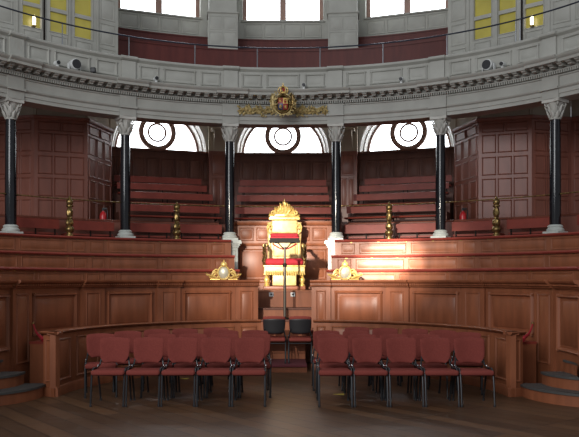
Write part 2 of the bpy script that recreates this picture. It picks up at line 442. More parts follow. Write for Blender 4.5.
# ------------------------------------------------------------------ columns
def column(s, tt, desc, pedestal):
    x, y, _ = pol(6.25, s * tt); zb = 2.49
    t = thing('marble_column', desc, 'column', (x, y, zb if not pedestal else 1.4))
    c = (x, y, 0); ang = -s * tt
    def sq(hw, z0, z1, bb):
        mm = plane((x, y), s * tt); return bb.box(mm, -hw, hw, z0, z1, -hw, hw)
    b = MB(); sq(.165, zb, zb + .05, b)
    b.lathe([(.155, .05), (.168, .07), (.168, .09), (.15, .105), (.135, .12), (.135, .13), (.145, .145), (.14, .16), (.118, .175), (.112, .18)], (x, y, zb), 28)
    b.build('base', M['marble_white'], t)
    MB().lathe([(.105, .17), (.107, .6), (.106, 1.1), (.101, 1.7), (.093, 2.19)], (x, y, zb), 28).build('shaft', M['marble'], t)
    k = MB(); z0 = 4.66
    k.lathe([(.094, 0), (.106, .008), (.106, .022), (.094, .03), (.092, .05), (.097, .2), (.118, .28), (.142, .33)], (x, y, z0), 24)
    for row, (zz, r, L, nn, W) in enumerate(((.03, .100, .135, 8, .085), (.10, .108, .175, 8, .08))):
        for i in range(nn):
            a = 2 * pi * (i + .5 * row) / nn; d = Vector((cos(a), sin(a), 0))
            k.leaf(Vector((x, y, z0 + zz)) + d * r, Vector((0, 0, 1)) + d * .12, d, L, W, .30)
    for i in range(4):
        a = rad(-s * tt) + pi / 4 + i * pi / 2; d = Vector((cos(a), sin(a), 0)); cc = Vector((x, y, z0 + .30)) + d * .165
        side = Vector((-d.y, d.x, 0)); pts = []
        for j in range(16):
            f = j / 15; aa = f * 2.3 * pi; rr = .042 * (1 - .75 * f)
            pts.append(cc + d * (rr * cos(aa + pi) ) + Vector((0, 0, rr * sin(aa + pi))))
        k.tube([Vector((x, y, z0 + .16)) + d * .11] + pts, .014, 6)
    # concave abacus
    A = []
    for i in range(4):
        for j in range(7):
            f = j / 7; a = pi / 4 + i * pi / 2; e = a + pi / 2
            p0 = Vector((cos(a), sin(a))) * .25; p1 = Vector((cos(e), sin(e))) * .25
            p = p0.lerp(p1, f); p = p * (1 - .13 * sin(pi * f))
            r = rad(-s * tt); A.append((x + p.x * cos(r) - p.y * sin(r), y + p.x * sin(r) + p.y * cos(r)))
    kk = len(A); k.add([(p[0], p[1], z0 + .32) for p in A] + [(p[0], p[1], 5.04) for p in A],
        [tuple(range(kk - 1, -1, -1)), tuple(range(kk, 2 * kk))] + [(j, (j + 1) % kk, (j + 1) % kk + kk, j + kk) for j in range(kk)])
    k.build('capital', M['capital'], t, angle=30)
    if pedestal:
        p = MB(); sq(.16, 1.55, 2.35, p)
        for hw, a, e in ((.22, 1.41, 1.50), (.19, 1.5, 1.55), (.18, 2.33, 2.37), (.205, 2.37, 2.41), (.235, 2.41, 2.46), (.225, 2.46, 2.49)): sq(hw, a, e, p)
        mm = plane((x, y), s * tt); p.frame(mm, -.12, .12, 1.62, 2.28, .16, .025, .012)
        p.build('pedestal', M['marble_white'], t)
COLS = (10.25, 30.2, 51.7)
for s, sd in SIDE:
    column(s, COLS[0], f'black marble column on a white pedestal immediately {sd} of the gilded throne', True)
    column(s, COLS[1], f'black marble column between two arched windows and the wooden turret, {sd} side', False)
    column(s, COLS[2], f'black marble column in front of the wooden turret, furthest {sd}', False)

# ------------------------------------------------------------------ entablature and parapet
RE = 6.12; m = arc(RE); a0, a1 = -80, 80; n = 72; u0, u1 = U(RE, a0), U(RE, a1)
BR = [s * c for c in COLS + (74,) for s in (-1, 1)]; BR.sort()
b = MB()
b.prof(m, [(-.4, 5.04), (0, 5.04), (0, 5.11), (.018, 5.115), (.018, 5.19), (.05, 5.215), (.06, 5.24), (.0, 5.245), (0, 5.43), (.025, 5.44), (.03, 5.462), (.0, 5.466), (.0, 5.528), (.06, 5.56), (.06, 5.62), (-.4, 5.62)], u0, u1, n)
for a in BR:
    q = U(RE, a)
    b.box(m, q - .17, q + .17, 5.245, 5.47, -.01, .035, 2); b.box(m, q - .17, q + .17, 5.041, 5.2, -.01, .035, 2)
    b.box(m, q - .18, q + .18, 5.2, 5.245, -.01, .085, 2)
struct(b.build('trim_3', M['stone'], None, angle=30), 'grey stone architrave and frieze resting on the columns')
b = MB(); q = u0
while q < u1:
    b.box(m, q - .013, q + .013, 5.472, 5.523, -.01, .085); q += .047
b.prof(m, [(.02, 5.523), (.085, 5.523), (.09, 5.545), (.02, 5.545)], u0, u1, n)
q = u0; st = .187
while q < u1:
    b.box(m, q - .04, q + .04, 5.56, 5.625, .05, .20); b.prof(m, [(.2, 5.575), (.25, 5.595), (.26, 5.625), (.2, 5.625)], q - .045, q + .045)
    b.box(m, q - .055, q + .055, 5.612, 5.63, .05, .275)
    q += st
struct(b.build('trim_4', M['stone']), 'stone dentils and brackets under the gallery cornice')
b = MB()
pc = [(-.3, 5.62), (.29, 5.62), (.295, 5.67), (.31, 5.68), (.34, 5.715), (.345, 5.735), (.08, 5.745), (-.3, 5.745)]
b.prof(m, pc, u0, u1, n)
for a in BR:
    q = U(RE, a); b.prof(m, [(w + .05 if w > .2 else w, v + .002) for w, v in pc], q - .34, q + .34, 4)
struct(b.build('trim_5', M['stone'], angle=30), 'projecting grey cornice of the gallery')
b = MB()
b.prof(m, [(-.12, 5.74), (.075, 5.74), (.075, 5.785), (.03, 5.80), (.03, 6.215), (.055, 6.235), (.085, 6.26), (.09, 6.29), (.07, 6.31), (-.14, 6.31), (-.14, 6.25), (-.12, 6.23)], u0, u1, n)
ext = [-80] + BR + [80]
for a in BR:
    q = U(RE, a); b.box(m, q - .145, q + .145, 5.745, 6.22, 0, .075, 2); b.prof(m, [(0, 6.215), (.1, 6.235), (.13, 6.26), (.135, 6.29), (.115, 6.312), (0, 6.312)], q - .17, q + .17, 2)
    b.prof(m, [(0, 5.745), (.12, 5.745), (.12, 5.785), (.075, 5.80), (0, 5.8)], q - .16, q + .16, 2)
for i in range(len(BR) - 1):
    A, B = U(RE, BR[i]) + .145, U(RE, BR[i + 1]) - .145; W = B - A
    for f0, f1 in ((.035, .27), (.33, .67), (.73, .965)):
        if f0 == .33: f0, f1 = .315, .685
        else: f0, f1 = (f0 + .01, f1 - .0)
        b.panel(m, A + W * f0, A + W * f1, 5.84, 6.18, .03, .05, .032, 4, .01)
b.v = [(p[0], p[1], p[2] - .04 * min(1, max(0, (p[2] - 5.745) / .4))) for p in b.v]
struct(b.build('trim_6', M['stone'], angle=30), 'grey panelled parapet of the upper gallery')

# soffit of upper gallery (raked)
m6 = arc(6.3)
struct(MB().prof(m6, [(-.12, 5.3), (-.12, 5.45), (-3.6, 6.75), (-3.6, 6.6)], U(6.3, -80), U(6.3, 80), 50).build('ceiling_gallery', M['soffit']), 'raked plaster underside of the upper gallery')

# ------------------------------------------------------------------ back wall bays, lunettes, upper windows
BAY = (0, -19.3, 19.3); RB = 9.7
bname = {0: 'centre', -19.3: 'left', 19.3: 'right'}
SILL = 5.02
wn = 1
def disc_ring(b, m, cu, cv, r0, r1, w0, w1, a0=0, a1=2 * pi, n=40):
    full = abs(a1 - a0 - 2 * pi) < 1e-6
    vs = []; fs = []
    for i in range(n + 1):
        a = a0 + (a1 - a0) * i / n
        for r, w in ((r0, w0), (r1, w0), (r1, w1), (r0, w1)): vs.append(m(cu + r * cos(a), cv + r * sin(a), w))
    for i in range(n):
        for j in range(4):
            x = i * 4 + j; y = i * 4 + (j + 1) % 4; fs.append((x, y, y + 4, x + 4))
    if not full: fs += [(0, 1, 2, 3), (4 * n + 3, 4 * n + 2, 4 * n + 1, 4 * n)]
    return b.add(vs, fs)
for bi, bt in enumerate(BAY):
    P = pol(RB, bt)[:2]; m = plane(P, bt); HW = 1.66
    b = MB(); b.box(m, -HW, HW, 2.2, SILL - .06, -.1, 0)
    for i in range(8):
        x0 = -1.5 + i * .375; b.panel(m, x0 + .02, x0 + .36, 4.25, 4.8, 0, .03, .012)
    b.prof(m, [(-.45, SILL - .06), (.05, SILL - .06), (.06, SILL - .03), (.05, SILL), (-.45, SILL)], -HW, HW)
    struct(b.build(f'wall_{bname[bt]}_lower', M['wood_dark']), f'dark panelled wall below the {bname[bt]} arched window')
    # spandrel with arch
    b = MB(); r = 1.22; K = 40; vs = []; fs = []; top = 6.75
    for i in range(K + 1):
        a = pi * i / K; ca, sa = cos(a), sin(a)
        f = min(HW / abs(ca) if abs(ca) > 1e-6 else 1e9, (top - SILL) / sa if sa > 1e-6 else 1e9)
        vs += [m(r * ca, SILL + r * sa, 0), m(f * ca, SILL + f * sa, 0), m(1.10 * ca, SILL + 1.10 * sa, -.42)]
    for i in range(K):
        fs += [(3 * i, 3 * i + 1, 3 * i + 4, 3 * i + 3), (3 * i, 3 * i + 3, 3 * i + 5, 3 * i + 2)]
    b.add(vs, fs)
    disc_ring(b, m, 0, SILL, 1.22, 1.27, -.02, .03, 0, pi); disc_ring(b, m, 0, SILL, 1.15, 1.17, -.2, -.16, 0, pi)
    struct(b.build(f'wall_{bname[bt]}_arch', M['plaster']), f'white plaster arch around the {bname[bt]} lunette')
    w = MB(); disc_ring(w, m, 0, SILL, 1.06, 1.105, -.45, -.36, 0, pi)
    w.box(m, -1.1, 1.1, SILL, SILL + .035, -.45, -.36)
    o = struct(w.build(f'window_{wn}', M['jamb']), f'{bname[bt]} lower arched window with round centre light'); wn += 1
    K = 40; g = MB(); g.add([m(0, SILL, -.43)] + [m(1.09 * cos(pi * i / K), SILL + 1.09 * sin(pi * i / K), -.43) for i in range(K + 1)] + [m(0, SILL, -.44)] + [m(1.09 * cos(pi * i / K), SILL + 1.09 * sin(pi * i / K), -.44) for i in range(K + 1)],
          [tuple(range(0, K + 2)), tuple(range(2 * K + 3, K + 1, -1))])
    g.build('glass', M['glass'], o)
    q = MB(); disc_ring(q, m, 0, SILL + .515, .37, .495, -.43, -.33); q.build('roundel_frame', M['jamb'], o)
    q = MB(); disc_ring(q, m, 0, SILL + .515, .203, .255, -.43, -.40); q.build('glazing_ring', M['jamb'], o)
    q = MB()
    for a in (28, 152): q.box(lambda u, v, w, a=a: m(u * cos(rad(a)) - v * sin(rad(a)), SILL + u * sin(rad(a)) + v * cos(rad(a)), w), .62 if a < 90 else .62, 1.07, -.004, .004, -.43, -.42)
    q.build('glazing_bar', M['jamb'], o)
    # upper wall
    m0 = m; m = lambda u, v, w: m0(u, v + .08, w)
    b = MB(); b.box(m, -HW, HW, 6.6, 8.46, -.3, 0); b.box(m, -HW, -1.08, 8.46, 11.2, -.3, 0); b.box(m, 1.08, HW, 8.46, 11.2, -.3, 0); b.box(m, -1.08, 1.08, 10.9, 11.2, -.3, 0)
    b.prof(m, [(0, 8.43), (.04, 8.44), (.05, 8.48), (-.28, 8.49), (-.28, 8.43)], -1.12, 1.12)
    for i in range(4):
        x0 = -1.06 + i * .53; b.panel(m, x0 + .02, x0 + .51, 8.02, 8.4, 0, .03, .014)
    struct(b.build(f'wall_{bname[bt]}_upper', M['stone']), f'grey wall around the {bname[bt]} upper window')
    f = MB()
    for x0, x1 in ((-1.08, -.98), (-.085, .085), (.98, 1.08)): f.box(m, x0, x1, 8.49, 10.9, -.26, -.14)
    f.box(m, -1.08, 1.08, 9.9, 9.98, -.25, -.15); f.box(m, -1.08, 1.08, 8.49, 8.53, -.26, -.14)
    o = struct(f.build(f'window_{wn}', M['jamb']), f'{bname[bt]} tall upper window with brown mullion'); wn += 1
    for x0, x1 in ((-.98, -.085), (.085, .98)):
        MB().box(m, x0, x1, 8.53, 10.9, -.22, -.2).build('glass', M['glass'], o)
# piers between bays
for s, sd in SIDE:
    for j, tt in enumerate((10.3, 29.2)):
        P = pol(9.45, s * tt)[:2]; m = plane(P, s * tt); b = MB()
        b.box(m, -.25, .25, 2.2, 5.0, -.6, .0); b.panel(m, -.18, -.01, 3.5, 4.3, 0, .02, .01); b.panel(m, .01, .18, 3.5, 4.3, 0, .02, .01); b.panel(m, -.18, .18, 4.36, 4.92, 0, .02, .01)
        struct(b.build(f'wall_{sd}_pier_{j + 1}', M['wood_red']), f'dark panelled pier {"between the centre and " + sd + " arched windows" if j == 0 else "outside the " + sd + " arched window"}')
        b = MB(); b.box(m, -.25, .25, 5.0, 6.6, -.5, -.05)
        b.prof(m, [(-.1, 5.0), (.0, 5.0), (.03, 5.1), (.10, 5.25), (.22, 5.36), (.26, 5.46), (.26, 5.5), (-.1, 5.5)], -.13, .13)
        b.box(m, -.2, .2, 5.5, 5.56, -.1, .3)
        struct(b.build(f'wall_{sd}_corbel_{j + 1}', M['soffit']), f'plaster corbel above the {sd} pier' + (' beside the centre window' if j == 0 else ' beside the turret'))
    P = pol(8.45, s * 10.2)[:2]; m = plane(P, s * 10.2 * .6); b = MB()
    m0 = m; m = lambda u, v, w: m0(u, v + .1, w)
    b.box(m, -.345, .345, 8.2, 11.2, -1.1, -.03); b.box(m, -.37, .37, 6.4, 8.17, -1.1, 0)
    b.prof(m, [(-.5, 8.15), (.0, 8.15), (.03, 8.18), (.03, 8.21), (-.5, 8.22)], -.40, .40)
    for x0, x1 in ((-.34, -.01), (.01, .34)):
        for v0, v1 in ((7.75, 8.1), (7.36, 7.71)): b.panel(m, x0, x1, v0, v1, 0, .02, .008)
    struct(b.build(f'wall_{sd}_upper_pier', M['stone']), f'grey panelled pier to the {sd} of the centre upper window')
# red boarded backs of upper gallery
for k, (R, z0, z1) in enumerate(((8.3, 6.2, 7.30), (9.15, 6.5, 7.84))):
    m = arc(R); struct(MB().box(m, U(R, -33), U(R, 33), z0, z1, -.05, 0, 28).prof(m, [(-.07, z1), (.02, z1), (.025, z1 + .03), (-.07, z1 + .03)], U(R, -33), U(R, 33), 28).build(f'trim_{7 + k}', M['maroon']), ('front' if k == 0 else 'rear') + ' maroon boarded tier back in the upper gallery')

# ------------------------------------------------------------------ lower gallery tiers and benches
tiers = [(6.62, 2.45), (7.2, 2.95), (7.85, 3.28), (8.45, 3.55), (9.05, 3.8)]
for bi, bt in enumerate(BAY):
    if bt == 0: mm = plane((0, CY), 0)
    else: mm = plane((0, CY), bt)
    prf = []; tl = [(6.95, 2.9), (7.6, 3.2), (8.2, 3.48), (8.8, 3.74)]
    prf = [(-6.95, 1.2)]
    for i, (R, z) in enumerate(tl):
        prf += [(-R, z), (-(tl[i + 1][0] if i < 3 else 9.6), z)]
    prf += [(-9.6, 1.2)]
    h0, h1 = {0: (-1.25, 1.25), -19.3: (-1.3, 1.02), 19.3: (-1.02, 1.3)}[bt]
    struct(MB().prof(mm, prf, h0, h1).build(f'trim_{9 + bi}', M['wood_dark']), f'stepped tiers of the {bname[bt]} bay of the lower gallery')
    for k, (R, zt, dz) in enumerate(((7.25, 3.33, 2.9), (7.9, 3.69, 3.2), (8.5, 3.97, 3.48), (9.1, 4.22, 3.74))):
        posn = ['front', 'second', 'third', 'rear'][k]
        x, y, _ = pol(R, bt)
        t = thing('gallery_bench', f'{posn} red bench below the {bname[bt]} arched window', 'bench', (x, y, dz), group='tiered gallery benches')
        w0, w1 = {0: (-1.12, 1.12), -19.3: (-1.24, .96), 19.3: (-.96, 1.24)}[bt]
        m = plane((x, y), bt)
        MB().prof(m, [(-.02, zt - .155), (.015, zt - .155), (.02, zt - .01), (.005, zt), (-.02, zt)], w0, w1).build('backrest', M['bench'], t)
        MB().prof(m, [(.02, zt - .30), (.25, zt - .30), (.26, zt - .28), (.25, zt - .265), (.02, zt - .265)], w0, w1).build('seat', M['bench'], t)
        for x0 in (.9 * w0, (w0 + w1) / 2, .9 * w1):
            MB().box(m, x0 - .012, x0 + .012, dz, zt - .1, -.035, -.02).box(m, x0 - .012, x0 + .012, zt - .335, zt - .3, -.03, .2).build('bracket', M['iron'], t)
# front benches behind top row, split at gilt posts
for s, sd in SIDE:
    R = 6.72; m = arc(R)
    for j, (x0, x1, lb) in enumerate(((11.3, 19.2, 'between the pedestal column and the gilt post'), (20.7, 28.3, 'between the gilt post and the middle column'), (30.9, 39.1, 'between the middle column and the turret gilt post'), (40.7, 48.7, 'below the turret front'), (53, 67, 'beyond the outermost column'))):
        q0, q1 = rng(s, x0, x1); n = N(R, q0, q1) + 1
        t = thing('front_bench', f'red backed bench {lb}, {sd} side', 'bench', pol(R, s * (x0 + x1) / 2, 2.25), group='front gallery benches')
        MB().prof(m, [(-.02, 2.67), (.015, 2.67), (.02, 2.86), (.005, 2.87), (-.02, 2.87)], U(R, q0), U(R, q1), n).build('backrest', M['bench'], t)
        MB().prof(m, [(-.32, 2.56), (-.05, 2.56), (-.05, 2.6), (-.32, 2.6)], U(R, q0), U(R, q1), n).build('seat', M['bench'], t)
        for a in (q0 + .6, (q0 + q1) / 2, q1 - .6):
            q = U(R, a); MB().box(m, q - .012, q + .012, 2.25, 2.8, -.035, -.02).build('leg', M['iron'], t)

# floor deck + second red ledge behind front benches (turret bays)
for s, sd in SIDE:
    R = 7.05; m = arc(R); a0, a1 = rng(s, 11.5, 76); n = 24
    b = MB(); b.box(m, U(R, a0), U(R, a1), 1.2, 2.90, -.05, 0, n); b.prof(m, [(-.06, 2.9), (.02, 2.9), (.03, 2.93), (-.06, 2.95)], U(R, a0), U(R, a1), n)
    struct(b.build(f'trim_{12 if s < 0 else 13}', M['wood_red']), f'low boarded riser behind the {sd} front benches')

# ------------------------------------------------------------------ wooden stair turrets (lower) and glazed grey rooms above
for s, sd in SIDE:
    V = [(-9.4, 13.2), (-6.35, 16.55), (-5.40, 16.30), (-4.34, 16.68), (-4.08, 17.9), (-4.3, 18.35)]
    if s > 0: V = [(-x, y) for x, y in V][::-1]
    t = thing('stair_turret', f'red brown panelled octagonal stair turret in the lower gallery, {sd} side', 'turret', (s * 5.2, 17.2, 2.25))
    fn = ['wing_wall', 'outer_face', 'front_face', 'inner_face', 'rear_face']
    if s > 0: fn = fn[::-1]
    for i in range(5):
        m, L = seg(V[i], V[i + 1]); b = MB(); top = 5.12
        b.box(m, 0, L, 2.25, top, -.06, 0)
        b.prof(m, [(-.06, top), (.03, top), (.06, top + .05), (.06, top + .08), (-.06, top + .08)], -.02, L + .02)
        nc = max(1, round(L / .36)) if fn[i] != 'front_face' else 3
        if fn[i] == 'inner_face': nc = 3
        mg = .06; cw = (L - 2 * mg) / nc
        for v0, v1 in ((2.97, 3.38), (3.45, 3.86), (3.93, 4.34), (4.42, 4.83)):
            for c in range(nc): b.frame(m, mg + c * cw + .015, mg + (c + 1) * cw - .015, v0, v1, 0, .03, .018)
        nc2 = max(1, round(nc * 2 / 3)); cw = (L - 2 * mg) / nc2
        for c in range(nc2): b.frame(m, mg + c * cw + .015, mg + (c + 1) * cw - .015, 4.88, 5.08, 0, .025, .018)
        b.build(fn[i], M['wood_red'], t)
        struct(MB().box(m, -.02, L + .02, top + .08, 6.62, -.12, -.04).build(f'wall_{sd}_above_{i + 1}', M['soffit']), f'plaster wall above the {fn[i].replace(chr(95), chr(32))} of the {sd} turret')
    # upper room
    P = pol(7.3, s * 40)[:2]; m = plane(P, s * 40, mirror=(s > 0)); t = thing('glazed_room', f'grey panelled upper gallery room with yellow lit panes, {sd} side', 'gallery room', (P[0], P[1], 5.6))
    b = MB(); W0, W1 = -2.6, 1.30; F = -.06
    b.box(m, W0, W1, 5.6, 11, -2.2, F - .04)
    panes = [(-.856, -.475), (-.27, .106), (.276, .671)]
    rows = [(6.87, 7.29), (7.37, 7.79), (7.87, 8.29), (8.37, 8.8)]
    us = [W0, -1.02] + [x for p in panes for x in p] + [W1]
    # solid stiles
    sol = [(W0, panes[0][0]), (panes[0][1], panes[1][0]), (panes[1][1], panes[2][0]), (panes[2][1], W1)]
    for x0, x1 in sol: b.box(m, x0, x1, 5.6, 9.5, F - .05, 0)
    for x0, x1 in panes:
        b.box(m, x0, x1, 5.6, 6.87, F - .05, 0)
        for i in range(len(rows)):
            e = rows[i + 1][0] if i + 1 < len(rows) else 9.5
            b.box(m, x0, x1, rows[i][1], e, F - .05, 0)
        b.panel(m, x0, x1, 6.45, 6.80, 0, .03, .014)
    for x0 in (-.985, -.40, .15, .80): b.box(m, x0 - .02, x0 + .02, 6.2, 9.5, 0, .025)
    for v0, v1 in ((6.3, 6.75), (6.82, 7.3), (7.37, 7.85), (7.9, 8.4)):
        b.panel(m, .86, 1.22, v0, v1, 0, .03, .014); b.panel(m, -1.42, -1.06, v0, v1, 0, .03, .014); b.panel(m, -1.9, -1.5, v0, v1, 0, .03, .014)
    b.build('panelled_wall', M['stone'], t)
    for x0, x1 in panes:
        f = MB(); f.frame(m, x0 - .03, x1 + .03, 6.84, 8.83, 0, .03, .015); f = f.build('window_frame', M['stone'], t)
        g = MB()
        for v0, v1 in rows: g.box(m, x0, x1, v0, v1, F - .02, F)
        g.build('pane', M['glass_yellow'], f)
    MB().box(m, -.435, -.395, 6.3, 9.4, .026, .034).build('door_seam', M['iron'], t)
    o = m(-.64, 6.93, .05); t = thing('wall_lamp', f'glowing tube standing in for a lamp reflection on the yellow panes of the {sd} gallery room', 'lamp', o)  # reflection in the glass, put in as a glowing tube before the pane
    MB().lathe([(.012, 0), (.03, .02), (.034, .08), (.034, .15), (.025, .19), (.01, .21)], (o[0], o[1], o[2] - .04), 12).build('tube', M['reflection_glow'], t)
    MB().box(m, -.67, -.61, 6.86, 6.89, -.06, .09).build('bracket', M['brass'], t)  # bracket added to carry the reflection tube

# ------------------------------------------------------------------ upper rail
t = thing('gallery_rail', 'thin dark metal rail with slim posts above the gallery parapet', 'rail', (0, CY + 6.15, 6.31))
MB().tube([pol(6.16, a, 6.73) for a in range(-80, 81, 2)], .016, 8).build('handrail', M['rail'], t)
for a in (-55.5, -42.5, -29.8, -17.1, -5.0, 7.2, 19.4, 31.7, 44.8, 45.6, 57):
    MB().tube([pol(6.16, a, 6.27), pol(6.16, a, 6.725)], .011, 8).lathe([(.025, 0), (.025, .012), (.012, .02)], pol(6.16, a, 6.27), 10).build('post', M['post_metal'], t)

# lower brass rails and gilt posts
spans = [(-10.25, 10.25), (10.25, 30.2), (30.2, 51.7), (51.7, 71)]
def brass_rail(x0, x1, lb):
    ga = .98
    t = thing('brass_rail', lb, 'rail', pol(6.25, (x0 + x1) / 2, 3.24))
    MB().tube([pol(6.25, x0 + ga + (x1 - x0 - 2 * ga) * i / 10, 3.25) for i in range(11)], .012, 8).build('bar', M['brass'], t)
    for a in (x0 + ga + .15, x1 - ga - .15):
        MB().tube([pol(6.25, a - .12, 3.25), pol(6.25, a + .12, 3.25)], .02, 10).build('ferrule', M['brass'], t)
brass_rail(-10.25, 10.25, 'thin brass rail between the two pedestal columns above the throne')
for s, sd in SIDE:
    for (x0, x1), lb in zip(spans[1:], ('below the %s arched window', 'in front of the %s wooden turret', 'beyond the outermost %s column')):
        q0, q1 = rng(s, x0, x1); brass_rail(q0, q1, 'thin brass rail ' + lb % sd)
    for a, lb in ((20.4, f'below the {sd} arched window'), (40.7, f'in front of the {sd} wooden turret')):
        p = pol(6.25, s * a, 2.49)
        t = thing('gilt_post', f'gilded turned post on the red ledge {lb}', 'post', p, group='gilded posts on the top ledge')
        MB().lathe([(0.0837, 0), (0.0837, .04), (0.06075, .05), (0.054, .08), (0.0837, .12), (0.0918, .16), (0.07425, .2), (0.0459, .22)], p, 18).build('base', M['brass'], t)
        MB().lathe([(0.0405, .21), (0.0675, .24), (0.07425, .28), (0.0675, .33), (0.0405, .36), (0.0486, .38), (0.0405, .40), (0.0567, .43), (0.0621, .50), (0.0486, .56), (0.0324, .6)], p, 18, lambda an, z: 1 + .16 * cos(an * 6 + z * 26)).build('shaft', M['brass'], t)
        MB().lathe([(0.0324, .59), (0.07425, .61), (0.07425, .63), (0.054, .645), (0.0675, .68), (0.0702, .72), (0.054, .75), (0.027, .77), (0.0324, .785), (0.0162, .81), (0.00405, .83)], p, 16).build('finial', M['brass'], t)

# ------------------------------------------------------------------ lamps, cameras on the cornice
def cam(s_t, sd, lb):
    m = arc(RE); q = U(RE, s_t); o = m(q, 5.80, .22)
    t = thing('security_camera', lb, 'camera', (o[0], o[1], 5.745))
    d = Vector(m(q, 5.8, 1)) - Vector(o); d.z = 0; d.normalize()
    MB().box(m, q - .10, q + .03, 5.745, 5.775, .12, .2).box(m, q - .02, q + .02, 5.77, 5.84, .13, .17).build('bracket', M['white_metal'], t)
    c = Vector(m(q, 5.86, .16)); MB().tube([c - d * .08, c + d * .03], .045, 14).build('body', M['white_metal'], t)
    MB().tube([c + d * .03, c + d * .05], .037, 14).build('lens', M['plastic'], t)
def spot(s_t, lb):
    m = arc(RE); q = U(RE, s_t); o = m(q, 5.745, .2)
    t = thing('spotlight', lb, 'spotlight', o)
    d = Vector(m(q, 5.8, 1)) - Vector(m(q, 5.8, 0)); d.normalize(); c = Vector(m(q, 5.88, .18))
    MB().tube([c - d * .12, c - d * .05, c + d * .08, c + d * .085], [.07, .105, .105, .098], 22).build('housing', M['white_metal'], t)
    MB().tube([c + d * .085, c + d * .10], .092, 22).build('lens', M['plastic'], t)
    MB().box(m, q - .13, q + .13, 5.745, 5.765, .1, .22).box(m, q - .125, q - .112, 5.76, 5.9, .13, .2).box(m, q + .112, q + .125, 5.76, 5.9, .13, .2).build('yoke', M['white_metal'], t)
cam(-25.1, 'left', 'small white camera with black lens left of centre on the cornice')
cam(4.1, 'right', 'small white camera right beside the coat of arms')
cam(23.4, 'right', 'small white camera below the right upper window')
cam(-44.4, 'left', 'small white camera just left of the left spotlight')
cam(43.2, 'right', 'small white camera just right of the right spotlight')
spot(-41.2, 'large round spotlight with black face on the left parapet')
spot(40.6, 'large round spotlight with black face on the right parapet')
for a, lb in ((-37.6, 'small black floodlight right of the left spotlight'),):
    m = arc(RE); q = U(RE, a); o = m(q, 5.745, .2); t = thing('floodlight', lb, 'floodlight', o)
    MB().rbox((o[0], o[1], 5.835), (.1, .1, .1), .015, 2).build('housing', M['plastic'], t)
    MB().lathe([(.03, 0), (.012, .012), (.012, .045)], o, 10).build('stem', M['plastic'], t)

# ------------------------------------------------------------------ coat of arms and garlands
m = arc(RE); ctr = Vector(m(0, 5.44, .42))
t = thing('coat_of_arms', 'carved gold and red coat of arms with crown at the centre of the cornice', 'coat of arms', (ctr.x, ctr.y, 5.15))
X, Y, Z = ctr
b = MB(); b.ball((X, Y + .02, Z - .06), .2, 14, (.85, .35, 1.0)); b.wbox(X - .08, X + .08, Y, Y + .3, Z - .18, Z + .02); b.build('backing', M['brass'], t)
sh = MB()
def quarter(x0, x1, z0, z1, bb):
    nn = 6; vs = []; fs = []
    for i in range(nn + 1):
        for j in range(nn + 1):
            x = x0 + (x1 - x0) * i / nn; z = z0 + (z1 - z0) * j / nn
            e = (x / .15) ** 2 + (z / .18) ** 2; vs.append((X + x, Y - .06 - .05 * max(0, 1 - e), Z - .06 + z))
    for i in range(nn):
        for j in range(nn):
            a = i * (nn + 1) + j; fs.append((a, a + 1, a + nn + 2, a + nn + 1))
    return bb.add(vs, fs)
for (x0, x1, z0, z1, mt, nm) in ((-.105, 0, 0, .125, 'shield_red', 'shield_quarter'), (0, .105, 0, .125, 'gold', 'shield_quarter'), (-.105, 0, -.125, 0, 'shield_blue', 'shield_quarter'), (0, .105, -.125, 0, 'shield_red', 'shield_quarter')):
    quarter(x0, x1, z0, z1, MB()).build(nm, M[mt], t)
for dx, dz in ((-.06, .07), (.05, .05), (-.05, -.06), (.055, -.07)):
    g = MB()
    for k in range(4): g.leaf((X + dx - .03, Y - .115, Z - .06 + dz + (k - 1.5) * .018), (1, 0, random.uniform(-.4, .4)), (0, -1, 0), .06, .018)
    g.build('charge', M['gold' if dx < 0 or dz < 0 else 'shield_red'], t)
g = MB(); g.tube([(X + .155 * cos(a), Y - .07, Z - .06 + .185 * sin(a)) for a in [2 * pi * i / 32 for i in range(33)]], .016, 8); g.build('garter', M['brass'], t)
for sg in (-1, 1):
    g = MB()
    body = [(sg * .14, -.02, -.24), (sg * .19, -.05, -.15), (sg * .215, -.07, -.05), (sg * .22, -.08, .05), (sg * .20, -.09, .11), (sg * .17, -.10, .13)]
    g.tube([(X + a, Y + bb, Z + c) for a, bb, c in body], [.03, .05, .045, .045, .04, .018], 10)
    g.tube([(X + sg * .2, Y - .09, Z + .02), (X + sg * .15, Y - .13, Z + .03), (X + sg * .11, Y - .13, Z + .05)], [.022, .018, .012], 8)
    g.tube([(X + sg * .21, Y - .08, Z - .08), (X + sg * .16, Y - .13, Z - .09), (X + sg * .12, Y - .13, Z - .07)], [.022, .018, .012], 8)
    g.tube([(X + sg * .2, Y - .03, Z - .18), (X + sg * .27, Y - .03, Z - .13), (X + sg * .26, Y - .03, Z - .03), (X + sg * .285, Y - .03, Z + .02)], [.014, .012, .012, .018], 8)
    for k in range(14):
        a = random.uniform(0, 2 * pi); g.leaf((X + sg * (.2 + .03 * cos(a)), Y - .12, Z + .07 + .05 * sin(a)), (cos(a) * sg, -.3, sin(a)), (0, -1, 0), .05, .02)
    g.build('supporter', M['gilt_pale'] if sg < 0 else M['brass'], t)
g = MB(); r_ = random.Random(3)
for k in range(60):
    a = r_.uniform(-pi * .98, pi * .02) if k < 40 else r_.uniform(0, pi); rr = r_.uniform(.19, .25)
    g.leaf((X + rr * cos(a), Y - .08 - r_.random() * .03, Z - .06 + rr * 1.12 * sin(a)), (cos(a + r_.uniform(-.8, .8)), -.2, sin(a + r_.uniform(-.8, .8))), (0, -1, 0), .055, .03)
g.tube([(X + .20 * cos(-pi * i / 24), Y - .06, Z - .06 + .225 * sin(-pi * i / 24)) for i in range(49)], .014, 6)
g.build('mantling', M['gilt_pale'], t)
cz = Z + .16
